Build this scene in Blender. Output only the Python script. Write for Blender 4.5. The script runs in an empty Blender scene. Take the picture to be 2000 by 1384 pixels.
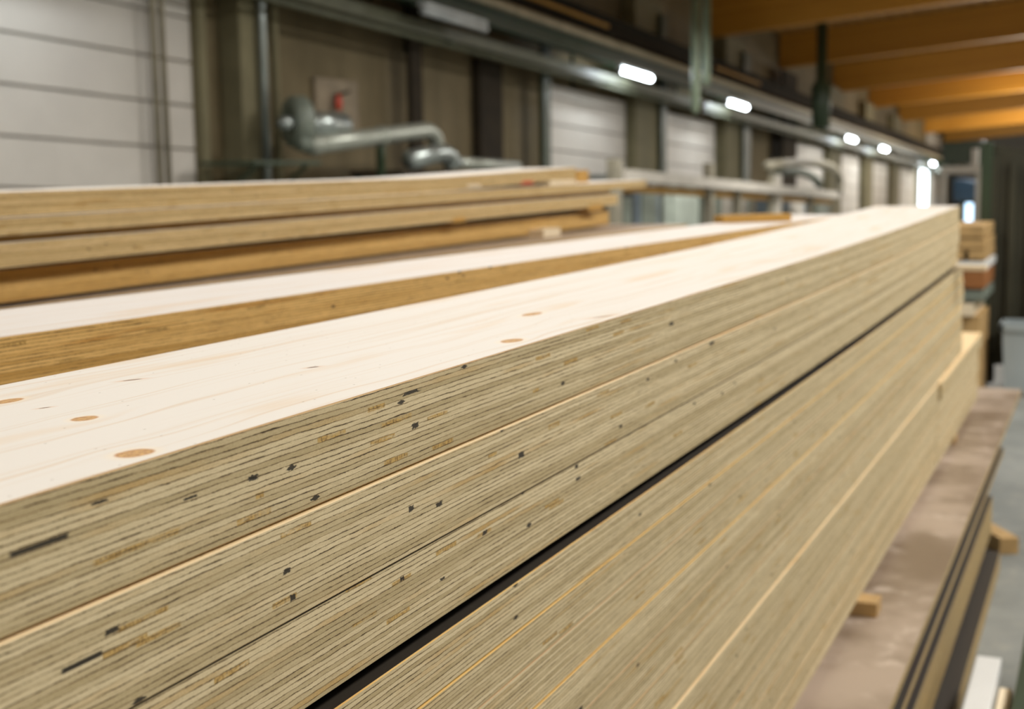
import bpy, bmesh, math, random
from mathutils import Vector, Matrix
random.seed(7)

# ------------------------------------------------------------------ camera, light, exposure
H = 1.35                                   # camera height above the floor, metres
F, CX, CY = 2650.0, 1000.0, 692.0          # focal length in pixels of the 2000x1384 frame
def _axes():
    ex = Vector((2175 - CX, 325 - CY, F)); ex.normalize()
    p2 = Vector((1175 - CX, 340 - CY, F))
    up = p2.cross(ex); up.normalize()
    if up.y > 0: up = -up
    ey = up.cross(ex)
    return ex, ey, up
EX, EY, EZ = _axes()
def ray(x, y):
    d = Vector(((x - CX) / F, (y - CY) / F, 1.0))
    return Vector((EX.dot(d), EY.dot(d), EZ.dot(d)))
def on_y(x, y, Y): r = ray(x, y); r = r * (Y / r.y); return Vector((r.x, r.y, r.z + H))
def on_x(x, y, X): r = ray(x, y); r = r * (X / r.x); return Vector((r.x, r.y, r.z + H))
def on_z(x, y, z): r = ray(x, y); r = r * ((z - H) / r.z); return Vector((r.x, r.y, r.z + H))

sc = bpy.context.scene
COL = sc.collection
cam_data = bpy.data.cameras.new('camera'); cam = bpy.data.objects.new('camera', cam_data); COL.objects.link(cam)
def w(v): return Vector((EX.dot(v), EY.dot(v), EZ.dot(v)))
r_, u_, b_ = w(Vector((1, 0, 0))), w(Vector((0, -1, 0))), w(Vector((0, 0, -1)))
cam.matrix_world = Matrix(((r_.x, u_.x, b_.x, 0), (r_.y, u_.y, b_.y, 0), (r_.z, u_.z, b_.z, H), (0, 0, 0, 1)))
cam_data.sensor_width = 36.0; cam_data.lens = 36.0 * F / 2000.0
cam_data.clip_start = 0.02; cam_data.clip_end = 400
cam_data.dof.use_dof = True; cam_data.dof.focus_distance = 1.02; cam_data.dof.aperture_fstop = 7.2
sc.camera = cam
vs = sc.view_settings
vs.view_transform = 'Standard'; vs.look = 'None'; vs.gamma = 1.0; vs.exposure = 0.0; vs.use_curve_mapping = False

world = bpy.data.worlds.new('world'); sc.world = world; world.use_nodes = True
bg = world.node_tree.nodes['Background']; bg.inputs[0].default_value = (0.95, 0.98, 1.0, 1); bg.inputs[1].default_value = 0.25

def area(name, loc, sx, sy, power, color, rot=(0, 0, 0), spread=180):
    l = bpy.data.lights.new(name, 'AREA'); l.shape = 'RECTANGLE'; l.size = sx; l.size_y = sy
    l.energy = power; l.color = color; l.spread = math.radians(spread)
    o = bpy.data.objects.new(name, l); o.location = loc; o.rotation_euler = rot; COL.objects.link(o); return o
WARM = (1.0, 0.975, 0.935)
for i, (x, y, p) in enumerate([(-1.5, 3.4, 98), (3.5, 3.6, 100), (9.5, 4.6, 215), (17, 4.8, 330), (26, 4.8, 330), (36, 4.8, 330), (48, 4.8, 340), (62, 4.8, 360), (80, 4.8, 380),
                               (-2.5, -2.4, 60), (1.5, -2.6, 165), (5.2, -2.6, 245), (9.5, -2.8, 250), (15, -3.5, 320), (26, -3.5, 300), (40, -3.5, 330), (58, -3.5, 400)]):
    area('hall_light', (x, y, 5.2 - 0.034 * x), 3.2, 1.0, p, WARM)

for i, (x, y, p) in enumerate([(38, 3.0, 45), (50, 3.5, 190), (66, 3.5, 900), (84, 3.5, 1300)]):   # unseen point lights added to brighten the roof beams
    l = bpy.data.lights.new('roof_fill_light', 'POINT'); l.energy = p; l.color = (1.0, 0.93, 0.80); l.shadow_soft_size = 0.3
    o = bpy.data.objects.new('roof_fill_light', l); o.location = (x, y, 4.6 - 0.034 * x); COL.objects.link(o)

# ------------------------------------------------------------------ node helpers
class N:
    def __init__(s, name):
        s.m = bpy.data.materials.new(name); s.m.use_nodes = True; s.t = s.m.node_tree
        s.n = s.t.nodes; s.l = s.t.links; s.b = s.n['Principled BSDF']
        s.b.inputs['Roughness'].default_value = 0.7
    def put(s, v, sock):
        if isinstance(v, (int, float)): sock.default_value = v
        elif isinstance(v, tuple): sock.default_value = v if len(v) == len(sock.default_value) else (*v, 1)
        else: s.l.new(v, sock)
    def math(s, op, a, b=0.0, c=0.0, clamp=False):
        x = s.n.new('ShaderNodeMath'); x.operation = op; x.use_clamp = clamp
        s.put(a, x.inputs[0]); s.put(b, x.inputs[1]); s.put(c, x.inputs[2]); return x.outputs[0]
    def add(s, a, b): return s.math('ADD', a, b)
    def mul(s, a, b): return s.math('MULTIPLY', a, b)
    def sub(s, a, b): return s.math('SUBTRACT', a, b)
    def vec(s, x=0.0, y=0.0, z=0.0):
        c = s.n.new('ShaderNodeCombineXYZ'); s.put(x, c.inputs[0]); s.put(y, c.inputs[1]); s.put(z, c.inputs[2]); return c.outputs[0]
    def sep(s, v):
        c = s.n.new('ShaderNodeSeparateXYZ'); s.l.new(v, c.inputs[0]); return c.outputs
    def noise(s, v, scale=1.0, detail=2.0, rough=0.5):
        x = s.n.new('ShaderNodeTexNoise'); s.l.new(v, x.inputs['Vector']); x.inputs['Scale'].default_value = scale
        x.inputs['Detail'].default_value = detail; x.inputs['Roughness'].default_value = rough; return x.outputs['Fac']
    def white(s, v):
        x = s.n.new('ShaderNodeTexWhiteNoise'); x.noise_dimensions = '3D'; s.l.new(v, x.inputs['Vector']); return x.outputs['Value']
    def smooth(s, v, a, b, lo=0.0, hi=1.0):
        x = s.n.new('ShaderNodeMapRange'); x.interpolation_type = 'SMOOTHSTEP'; s.put(v, x.inputs['Value'])
        s.put(a, x.inputs['From Min']); s.put(b, x.inputs['From Max']); s.put(lo, x.inputs['To Min']); s.put(hi, x.inputs['To Max']); return x.outputs[0]
    def mix(s, f, a, b):
        x = s.n.new('ShaderNodeMix'); x.data_type = 'RGBA'; s.put(f, x.inputs[0]); s.put(a, x.inputs[6]); s.put(b, x.inputs[7]); return x.outputs[2]
    def uv(s): return s.sep(s.n.new('ShaderNodeTexCoord').outputs['UV'])
    def obj(s): return s.n.new('ShaderNodeTexCoord').outputs['Object']
    def rnd(s): return s.n.new('ShaderNodeObjectInfo').outputs['Random']
    def color(s, v): s.put(v, s.b.inputs['Base Color'])
    def bump(s, h, dist=0.001, strength=1.0):
        x = s.n.new('ShaderNodeBump'); x.inputs['Distance'].default_value = dist; x.inputs['Strength'].default_value = strength
        s.l.new(h, x.inputs['Height']); s.l.new(x.outputs[0], s.b.inputs['Normal'])
def lin(r, g, b): return tuple((c / 255 / 12.92) if c / 255 <= 0.04045 else ((c / 255 + 0.055) / 1.055) ** 2.4 for c in (r, g, b))

def plain(name, rgb, rough=0.6, metal=0.0, var=0.15, scale=3.0):
    m = N(name); p = m.obj(); f = m.noise(p, scale, 5, 0.6)
    a = lin(*rgb); lo = tuple(c * (1 - var) for c in a); hi = tuple(min(1, c * (1 + var)) for c in a)
    m.color(m.mix(m.smooth(f, 0.3, 0.7), lo, hi)); m.b.inputs['Roughness'].default_value = rough; m.b.inputs['Metallic'].default_value = metal
    m.bump(m.noise(p, scale * 14, 3), 0.002, 0.3)
    return m.m
def emitter(name, rgb, k):
    m = N(name); m.color(rgb); m.b.inputs['Emission Color'].default_value = (*rgb, 1); m.b.inputs['Emission Strength'].default_value = k; return m.m

# laminated edge: UV = (metres along the board, metres up from its underside)
PLY = 0.0709 / 18
def edge_mat(name, voids=(), patches=(), tone=0.0, rich=0.0, sd=0.0):
    m = N(name); u, v, _ = m.uv(); R = m.rnd()
    seed = m.mul(R, 53.0) if not voids else sd
    U = m.add(u, seed)
    warp = m.mul(m.sub(m.noise(m.vec(m.mul(U, 4), m.mul(v, 45)), 1, 1), 0.5), 0.0034)
    warp2 = m.mul(m.sub(m.noise(m.vec(m.mul(U, 45), m.mul(v, 260)), 1, 2), 0.5), 0.0017)
    jag = m.mul(m.sub(m.noise(m.vec(m.mul(U, 420), m.mul(v, 900)), 1, 2, 0.7), 0.5), 0.0010)
    V = m.add(m.add(v, warp), m.add(warp2, jag))
    t = m.math('DIVIDE', V, PLY); n = m.math('FLOOR', m.add(t, 0.5)); f = m.math('ABSOLUTE', m.sub(t, n))  # distance to the glue line
    k = m.math('FLOOR', t)                                                                                 # ply number
    # ply tone
    r1 = m.white(m.vec(k, seed, 1.5)); r2 = m.noise(m.vec(m.mul(U, 3.0), m.mul(k, 7.31), seed), 1, 3, 0.6)
    fib = m.noise(m.vec(m.mul(U, 55), m.mul(V, 2600)), 1, 3, 0.65)
    fuzz = m.noise(m.vec(m.mul(U, 480), m.mul(V, 1150)), 1, 5, 0.8)
    mix1 = m.smooth(m.add(m.mul(r1, 0.5), m.mul(r2, 0.9)), 0.40, 0.95)
    c = m.mix(mix1, lin(190 + tone, 170 + tone - rich * .42, 126 + tone - rich), lin(229 + tone, 210 + tone - rich * .42, 168 + tone - rich))
    c = m.mix(m.smooth(r2, 0.56, 0.74), c, lin(196, 160 - rich * .3, 96 - rich * .6))
    c = m.mix(m.smooth(fib, 0.42, 0.75, 0, 0.42), c, lin(128, 106, 62))
    c = m.mix(m.smooth(fuzz, 0.5, 0.72, 0, 0.55), c, lin(226, 210 - rich * .4, 174 - rich))
    c = m.mix(m.smooth(fuzz, 0.48, 0.28, 0, 0.42), c, lin(120, 104, 68))
    # blocks of turned grain: honey coloured pieces one ply high
    cell = m.math('FLOOR', m.add(m.mul(U, 26), m.mul(m.white(m.vec(k, 3.3, seed)), 9)))
    pick = m.math('GREATER_THAN', m.white(m.vec(cell, k, m.add(seed, 0.7))), 0.988)
    bars = m.noise(m.vec(m.mul(U, 420), m.mul(V, 260)), 1, 3)
    block = m.mix(m.smooth(bars, 0.36, 0.56), lin(140, 106, 44), lin(198, 160, 86))
    for (pu, pv, ru, rv) in patches:
        q = m.math('MULTIPLY', m.smooth(m.math('ABSOLUTE', m.sub(u, pu)), ru, ru * 0.86), m.smooth(m.math('ABSOLUTE', m.sub(v, m.add(pv, m.mul(warp, -1)))), rv, rv * 0.8))
        pick = m.math('MAXIMUM', pick, q)
    pick = m.mul(pick, m.smooth(m.noise(m.vec(m.mul(U, 60), m.mul(V, 500), seed), 1, 3, 0.7), 0.30, 0.55, 0.15, 0.9))
    c = m.mix(pick, c, block)
    # glue lines
    lw = m.math('MAXIMUM', m.mul(m.sub(m.noise(m.vec(m.mul(U, 22), m.mul(n, 3.17), seed), 1, 5, 0.75), 0.30), 0.36), 0.028)
    brk = m.smooth(m.noise(m.vec(m.mul(U, 9), m.mul(n, 5.9), seed), 1, 4, 0.7), 0.36, 0.56)
    line = m.mul(m.smooth(f, m.mul(lw, 1.15), m.mul(lw, 0.25)), m.add(m.mul(brk, 0.75), 0.25))
    glow = m.smooth(f, m.mul(lw, 3.2), m.mul(lw, 0.8), 0, 0.35)
    c = m.mix(glow, c, lin(150, 116, 56))
    c = m.mix(line, c, lin(60, 42, 13))
    # small knots and torn pockets
    hc = m.math('FLOOR', m.mul(U, 70)); hf = m.math('ABSOLUTE', m.sub(m.math('FRACT', m.mul(U, 70)), 0.5))
    hit = m.math('GREATER_THAN', m.white(m.vec(hc, k, m.add(seed, 4.1))), 0.9972)
    rag = m.mul(m.sub(m.noise(m.vec(m.mul(U, 900), m.mul(V, 1300)), 1, 2, 0.7), 0.5), 0.9)
    kf = m.math('ABSOLUTE', m.sub(m.math('FRACT', t), 0.5))
    rag2 = m.mul(m.sub(m.noise(m.vec(m.mul(U, 330), m.mul(V, 620)), 1, 3, 0.75), 0.5), 2.4)
    hole = m.mul(hit, m.smooth(m.add(m.add(m.mul(hf, 1.0), m.mul(kf, 0.9)), m.mul(rag2, 0.35)), 0.54, 0.40))
    for (pu, pv, ru, rv, ang) in voids:
        ca, sa = 1.0, 0.0
        du, dv = m.sub(u, pu), m.sub(v, pv)
        a = m.math('DIVIDE', m.math('ABSOLUTE', m.add(m.mul(du, ca), m.mul(dv, sa))), ru)
        b = m.math('DIVIDE', m.math('ABSOLUTE', m.sub(m.mul(dv, ca), m.mul(du, sa))), rv)
        d = m.math('MAXIMUM', a, b)
        hole = m.math('MAXIMUM', hole, m.smooth(m.add(d, m.mul(rag2, 0.12 if ru > 0.012 else 1.0)), 1.12, 0.98))
    c = m.mix(m.mul(hole, 0.96), c, lin(40, 33, 20))
    m.color(c); m.b.inputs['Roughness'].default_value = 0.75
    h = m.sub(m.sub(m.mul(fuzz, 0.25), m.mul(line, 0.9)), m.mul(hole, 1.4))
    m.bump(h, 0.0010, 0.8)
    return m.m

# face veneer: UV = (metres along, metres across)
def veneer_mat(name, knots=(), slits=(), cream=(229, 222, 210), seedv=0.0):
    m = N(name); u, v, _ = m.uv(); R = m.rnd()
    seed = m.mul(R, 31.0) if not knots else 0.0
    halo = None; knot = None; ring = None; disp = 0.0
    for (ku, kv, ru, rv) in knots:
        du, dv = m.math('DIVIDE', m.sub(u, ku), ru), m.math('DIVIDE', m.sub(v, kv), rv)
        d = m.math('SQRT', m.add(m.mul(du, du), m.mul(dv, dv)))
        g = m.math('EXPONENT', m.mul(m.add(m.mul(m.mul(du, du), 0.10), m.mul(m.mul(dv, dv), 0.16)), -1.0))
        disp = m.add(disp, m.mul(m.mul(g, m.sub(v, kv)), -0.75))
        rg = m.mul(m.sub(m.noise(m.vec(m.mul(u, 90), m.mul(v, 90)), 1, 2), 0.5), 0.25)
        dk = m.add(d, rg)
        kk = m.smooth(dk, 1.06, 0.9); hh = m.mul(m.smooth(dk, 1.9, 1.05), 1.0); rr = m.mul(m.smooth(dk, 1.15, 1.02), m.smooth(dk, 0.80, 0.95))
        knot = kk if knot is None else m.math('MAXIMUM', knot, kk)
        halo = hh if halo is None else m.math('MAXIMUM', halo, hh)
        ring = rr if ring is None else m.math('MAXIMUM', ring, rr)
    V = m.add(v, disp)
    flow = m.add(V, m.mul(m.sub(m.noise(m.vec(m.add(m.mul(u, 2.2), seed), m.mul(V, 9)), 1, 2), 0.5), 0.06))
    g1 = m.noise(m.vec(m.add(m.mul(u, 0.9), seed), m.mul(flow, 85)), 1, 3, 0.6)
    g2 = m.noise(m.vec(m.add(m.mul(u, 2.6), seed), m.mul(flow, 22)), 1, 2, 0.5)
    g3 = m.noise(m.vec(m.mul(u, 60), m.mul(flow, 1500)), 1, 2, 0.6)
    base = lin(*cream)
    c = m.mix(m.smooth(g1, 0.52, 0.66, 0, 0.55), base, lin(cream[0] - 14, cream[1] - 32, cream[2] - 52))
    c = m.mix(m.smooth(g2, 0.56, 0.74, 0, 0.60), c, lin(cream[0] - 6, cream[1] - 24, cream[2] - 46))
    c = m.mix(m.smooth(g3, 0.6, 0.8, 0, 0.12), c, lin(196, 178, 148))
    spk = m.math('GREATER_THAN', m.white(m.vec(m.math('FLOOR', m.mul(u, 420)), m.math('FLOOR', m.mul(v, 900)), 2.0)), 0.9990)
    c = m.mix(m.mul(spk, 0.5), c, lin(120, 96, 60))
    if knot is not None:
        kn = m.noise(m.vec(m.mul(u, 300), m.mul(v, 300)), 1, 3, 0.6)
        c = m.mix(m.mul(halo, 0.45), c, lin(240, 222, 190))
        c = m.mix(m.mul(knot, 0.95), c, m.mix(m.smooth(kn, 0.35, 0.7), lin(208, 160, 84), lin(160, 108, 48)))
        c = m.mix(m.mul(ring, 0.55), c, lin(190, 134, 76))
    for (pu, pv, ru, rv, ang, dark) in slits:
        ca, sa = math.cos(ang), math.sin(ang); du, dv = m.sub(u, pu), m.sub(v, pv)
        a = m.math('DIVIDE', m.add(m.mul(du, ca), m.mul(dv, sa)), ru); b = m.math('DIVIDE', m.sub(m.mul(dv, ca), m.mul(du, sa)), rv)
        d = m.math('SQRT', m.add(m.mul(a, a), m.mul(b, b)))
        c = m.mix(m.mul(m.smooth(d, 2.6, 0.8), 0.45), c, lin(214, 158, 92))
        c = m.mix(m.mul(m.smooth(d, 1.1, 0.7), dark), c, lin(70, 44, 20))
    m.color(c); m.b.inputs['Roughness'].default_value = 0.62
    m.bump(m.sub(g3, m.mul(g1, 0.4)), 0.0003, 0.3)
    return m.m

# ------------------------------------------------------------------ mesh helpers
def link(name, bm, mats, parent=None, loc=(0, 0, 0), smooth=False):
    me = bpy.data.meshes.new(name); bmesh.ops.recalc_face_normals(bm, faces=bm.faces[:]); bm.to_mesh(me); bm.free()
    o = bpy.data.objects.new(name, me); COL.objects.link(o)
    for mt in (mats if isinstance(mats, (list, tuple)) else [mats]): me.materials.append(mt)
    if smooth:
        for p in me.polygons: p.use_smooth = True
    o.location = loc
    if parent: o.parent = parent
    return o
def tag(o, label, cat, group=None, kind=None):
    o['label'] = label; o['category'] = cat
    if group: o['group'] = group
    if kind: o['kind'] = kind
    return o
def empty(name, loc, label, cat, group=None, kind=None):
    o = bpy.data.objects.new(name, None); COL.objects.link(o); o.location = loc; o.empty_display_size = 0.1
    return tag(o, label, cat, group, kind)
def box(bm, lo, hi, bev=0.0, slant=0.0):
    """axis box lo..hi; slant lowers it by that much per metre of X."""
    vs_ = [bm.verts.new((x, y, z - slant * x)) for x in (lo[0], hi[0]) for y in (lo[1], hi[1]) for z in (lo[2], hi[2])]
    fs = [bm.faces.new([vs_[i] for i in q]) for q in ((0, 1, 3, 2), (4, 6, 7, 5), (0, 4, 5, 1), (2, 3, 7, 6), (0, 2, 6, 4), (1, 5, 7, 3))]
    if bev:
        es = list({e for f in fs for e in f.edges}); bmesh.ops.bevel(bm, geom=es, offset=bev, segments=2, affect='EDGES', profile=0.6)
def tube(bm, pts, rad, seg=16, cap=True):
    rings = []; pts = [Vector(p) for p in pts]
    rads = rad if isinstance(rad, (list, tuple)) else [rad] * len(pts)
    d0 = (pts[1] - pts[0]).normalized(); ref = Vector((0, 0, 1)) if abs(d0.z) < 0.9 else Vector((1, 0, 0))
    a = d0.cross(ref).normalized()
    for i, p in enumerate(pts):
        d = (pts[min(i + 1, len(pts) - 1)] - pts[max(i - 1, 0)]).normalized()
        a = (a - d * a.dot(d)).normalized(); b = d.cross(a)
        rings.append([bm.verts.new(p + (a * math.cos(t) + b * math.sin(t)) * rads[i]) for t in [2 * math.pi * j / seg for j in range(seg)]])
    for r0, r1 in zip(rings, rings[1:]):
        for j in range(seg): bm.faces.new((r0[j], r0[(j + 1) % seg], r1[(j + 1) % seg], r1[j]))
    if cap: bm.faces.new(rings[0][::-1]); bm.faces.new(rings[-1])
def arc(p0, c, p1, n=7):
    p0, c, p1 = Vector(p0), Vector(c), Vector(p1)
    return [p0 * (1 - t) ** 2 + c * 2 * t * (1 - t) + p1 * t * t for t in [i / n for i in range(n + 1)]]

def no_bend(x): return 0.0
def board(name, label, group, x0, x1, yf, width, zb, zt, mats, bend=no_bend, yaw=0.0, pitch=0.0, cat='laminated beam', ch=0.0009, step=0.22, wob=0.0):
    """one laminated board: origin on its lower front corner, +X along, +Y away from the front face; mats = (face veneer, edge)."""
    L = x1 - x0; t = zt - zb; bm = bmesh.new(); uvl = bm.loops.layers.uv.new('UVMap')
    prof = [(ch, 0, 0), (0, ch, 1), (0, t - ch, 1), (ch, t, 0), (width - ch, t, 0), (width, t - ch, 1), (width, ch, 1), (width - ch, 0, 0)]
    n = max(2, int(L / step)); rows = []
    for i in range(n + 1):
        x = L * i / n; b = bend(x0 + x); s = wob * math.sin(x * 1.7 + x0)
        rows.append([bm.verts.new((x, y + s, z + b + pitch * x)) for y, z, _ in prof])
    for i in range(n):
        for j in range(8):
            k = (j + 1) % 8; f = bm.faces.new((rows[i][j], rows[i][k], rows[i + 1][k], rows[i + 1][j]))
            side = j in (1, 5); f.material_index = 1 if side else (2 if len(mats) > 2 and j in (0, 2, 4, 6) else 0)
            for lp in f.loops:
                r = i if lp.vert in rows[i] else i + 1; jj = rows[r].index(lp.vert)
                lp[uvl].uv = (L * r / n, prof[jj][1] if side else prof[jj][0])
    for row, flip in ((rows[0], 1), (rows[-1], 0)):
        f = bm.faces.new(row[::-1] if flip else row); f.material_index = 1
        for lp in f.loops:
            jj = row.index(lp.vert); lp[uvl].uv = (prof[jj][0] + 3.1, prof[jj][1])
    o = link(name, bm, mats, loc=(x0, yf, zb)); o.rotation_euler = (0, 0, yaw)
    tag(o, label, cat, group)
    return o

# ------------------------------------------------------------------ materials
E_BASE = edge_mat('laminated_edge')
E_BOUNCE = edge_mat('laminated_edge_bounce_tint', tone=4, rich=58)  # golden tint paints in the light bounced between the stacks
E_DIM = edge_mat('laminated_edge_dimmed', tone=-46, rich=14)  # darkened copy, dim light near the floor put into the colour
V_BASE = veneer_mat('spruce_veneer')
X0 = -1.2
V_TANB = veneer_mat('tan_veneer', cream=(150, 128, 90))
V_LIP = veneer_mat('warm_veneer', cream=(232, 204, 156))
V_CORN = veneer_mat('edge_veneer', cream=(186, 150, 98))
V_HONEY = veneer_mat('honey_veneer', cream=(214, 172, 88))
V_GAPSHADE = veneer_mat('gap_shade_veneer', cream=(44, 36, 24))  # near-black faces and corners, shade of the gaps painted into the colour
KN = [(0.629, 0.5215, 0.0130, 0.0095), (0.713, 0.632, 0.0100, 0.0074), (0.752, 0.738, 0.014, 0.0070), (1.197, 0.528, 0.017, 0.009), (1.437, 0.608, 0.022, 0.008)]
SL = [(0.868, 0.7185, 0.009, 0.0022, -0.45, 0.8), (0.977, 0.616, 0.0065, 0.0022, -0.4, 1.0), (0.738, 0.690, 0.005, 0.0013, -0.4, 0.9), (1.433, 0.520, 0.02, 0.003, -0.3, 0.5)]
V_TOP = veneer_mat('knotty_spruce_veneer', [(a - X0, b - 0.5025, c, d) for a, b, c, d in KN], [(a - X0, b - 0.5025, c, d, e, f) for a, b, c, d, e, f in SL])
# void list in world X and height relative to the lens -> board coordinates
VO1 = [(0.528, -0.1866, 0.020, 0.0013, 0.01), (0.7205, -0.1918, 0.0050, 0.0016, 0.2), (0.9453, -0.1969, 0.0050, 0.0020, 0.1), (1.6387, -0.1883, 0.0085, 0.0018, 0.0), (0.575, -0.1745, 0.006, 0.0008, 0.0), (0.940, -0.1690, 0.012, 0.0012, 0.0), (0.655, -0.190, 0.006, 0.0007, .0)]
PA1 = [(0.605, -0.2075, 0.040, 0.0020), (0.7272, -0.2048, 0.0050, 0.0022), (0.915, -0.1871, 0.026, 0.0020), (0.884, -0.172, 0.014, 0.0020), (1.195, -0.2063, 0.008, 0.0022), (1.214, -0.1764, 0.020, 0.0022), (0.985, -0.195, 0.02, 0.0018)]
VO2 = [(0.553, -0.2583, 0.0150, 0.0014, -0.05), (1.1548, -0.2618, 0.0060, 0.0025, 0.4), (0.9332, -0.262, 0.0038, 0.0021, 0.9), (0.9826, -0.2696, 0.0050, 0.0018, 0.3), (0.7537, -0.2632, 0.0042, 0.0016, 0.5), (1.8246, -0.2352, 0.011, 0.0022, 0.0), (0.578, -0.2485, 0.005, 0.0015, 0.3), (0.760, -0.2835, 0.003, 0.002, 0.3)]
PA2 = [(0.605, -0.2500, 0.024, 0.0019), (0.618, -0.2636, 0.022, 0.0019), (0.750, -0.2832, 0.016, 0.0021), (1.238, -0.2478, 0.016, 0.0024), (1.09, -0.249, 0.01, 0.0016)]
VO3 = [(0.92, -0.3160, 0.003, 0.0017, 0.2), (1.076, -0.3178, 0.0045, 0.0018, 0.6), (1.31, -0.318, 0.006, 0.0017, 0.1), (0.99, -0.336, 0.004, 0.001, 0.3)]
PA3 = [(0.919, -0.3165, 0.017, 0.0019), (1.075, -0.3180, 0.016, 0.0021), (0.86, -0.33, 0.02, 0.0014)]
def shift(lst, zb): return [(a[0] - X0, a[1] - zb) + tuple(a[2:]) for a in lst]
E1 = edge_mat('laminated_edge_pocketed', shift(VO1, -0.2275), shift(PA1, -0.2275), sd=11.37)
E2 = edge_mat('laminated_edge_torn', shift(VO2, -0.2985), shift(PA2, -0.2985), tone=3, sd=27.61)
E3 = edge_mat('laminated_edge_split', shift(VO3, -0.3690), shift(PA3, -0.3690), tone=-2, sd=41.83)
E7 = edge_mat('laminated_edge_gouged', shift([(1.290, -0.5140, 0.016, 0.0030, 0.15), (1.36, -0.545, 0.02, 0.001, 0)], -0.520), shift([(1.2, -0.50, 0.03, 0.002)], -0.520), tone=2, sd=5.19)
M_PINE = plain('raw_pine', (184, 150, 98), 0.7, var=0.18, scale=9)
M_PINE_PALE = plain('pale_pine', (232, 214, 182), 0.7, var=0.08, scale=9)
M_WHITE = plain('white_paint', (226, 226, 222), 0.5, var=0.05)
M_OCHRE = plain('ochre_wood', (186, 142, 66), 0.7, var=0.12, scale=6)

# ------------------------------------------------------------------ setting
def structure(o, label=None, cat=None):
    o['kind'] = 'structure'
    if label: o['label'] = label; o['category'] = cat
    return o
TILT = 0.034                                # the hall falls away gently along its length
m = N('dusty_concrete'); p = m.obj()
f1 = m.noise(p, 1.3, 6, 0.65); f2 = m.noise(p, 14, 4, 0.6)
c = m.mix(m.smooth(f1, 0.3, 0.7), lin(112, 116, 112), lin(150, 152, 146)); c = m.mix(m.smooth(f2, 0.5, 0.8, 0, 0.5), c, lin(178, 172, 158))
m.color(c); m.b.inputs['Roughness'].default_value = 0.5; m.bump(f2, 0.003, 0.3); M_FLOOR = m.m
bm = bmesh.new()
xs = [-8, 8, 30, 60, 110]; rows = []
for x in xs:
    z = -TILT * max(0, x - 8)
    rows.append([bm.verts.new((x, y, zz)) for y, zz in ((-9, z), (10.8, z), (10.8, z - .3), (-9, z - .3))])
for a, b in zip(rows, rows[1:]):
    for j in range(4): bm.faces.new((a[j], a[(j + 1) % 4], b[(j + 1) % 4], b[j]))
bm.faces.new(rows[0]); bm.faces.new(rows[-1])
structure(link('floor', bm, M_FLOOR))

m = N('stained_wall'); p = m.obj(); a = m.noise(p, 0.5, 6, 0.6); s3 = m.sep(p)
streak = m.noise(m.vec(m.mul(s3[0], 2.5), 0.0, m.mul(s3[2], 0.35)), 1, 4, 0.6)
c = m.mix(m.smooth(a, 0.35, 0.65), lin(106, 94, 66), lin(128, 114, 84)); c = m.mix(m.smooth(streak, 0.45, 0.7, 0, .5), c, lin(90, 80, 54))
m.color(c); m.b.inputs['Roughness'].default_value = 0.8; m.bump(m.noise(p, 9, 4), 0.01, 0.3); M_WALL = m.m
bm = bmesh.new()
lo, hi = -1.1 + H - 0.4, 5.9 + H
vs_ = [bm.verts.new((x, y, z - TILT * x)) for x in (-8, 110) for y in (10.8, 11.1) for z in (0.0, 8.6)]
for q in ((0, 1, 3, 2), (4, 6, 7, 5), (0, 4, 5, 1), (2, 3, 7, 6), (0, 2, 6, 4), (1, 5, 7, 3)): bm.faces.new([vs_[i] for i in q])
structure(link('wall_left', bm, M_WALL))
# opposite wall and far end wall
bm = bmesh.new(); box(bm, (-8, -9.3, -4), (110, -9, 9)); structure(link('wall_right', bm, plain('opposite_wall', (176, 172, 162), 0.8)))
bm = bmesh.new(); box(bm, (-8.3, -9, 0), (-8, 10.8, 9)); structure(link('wall_back', bm, plain('entrance_wall', (170, 166, 156), 0.8)))
bm = bmesh.new(); box(bm, (108, -9, -4), (108.4, 10.8, 8)); structure(link('wall_far', bm, plain('far_wall', (150, 146, 138), 0.8)))
# roof deck, rising away from the wall
m = N('roof_boards'); p = m.obj(); s3 = m.sep(p)
pl = m.white(m.vec(m.math('FLOOR', m.mul(s3[1], 7)), 0.0, 0.0)); g = m.noise(m.vec(s3[0], m.mul(s3[1], 30)), 1, 4)
m.color(m.mix(pl, lin(150, 108, 52), lin(186, 140, 76))); m.b.inputs['Roughness'].default_value = 0.7; M_ROOF = m.m
bm = bmesh.new()
ROOF_S = 0.085
def roofz(x, y, off): return H + 5.2 + off + (10.6 - y) * ROOF_S - TILT * x
vs_ = [bm.verts.new((x, y, roofz(x, y, o_))) for x in (-8, 110) for y in (11, -9) for o_ in (1.15, 1.4)]
for q in ((0, 1, 3, 2), (4, 6, 7, 5), (0, 4, 5, 1), (2, 3, 7, 6), (0, 2, 6, 4), (1, 5, 7, 3)): bm.faces.new([vs_[i] for i in q])
structure(link('ceiling', bm, M_ROOF))

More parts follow.
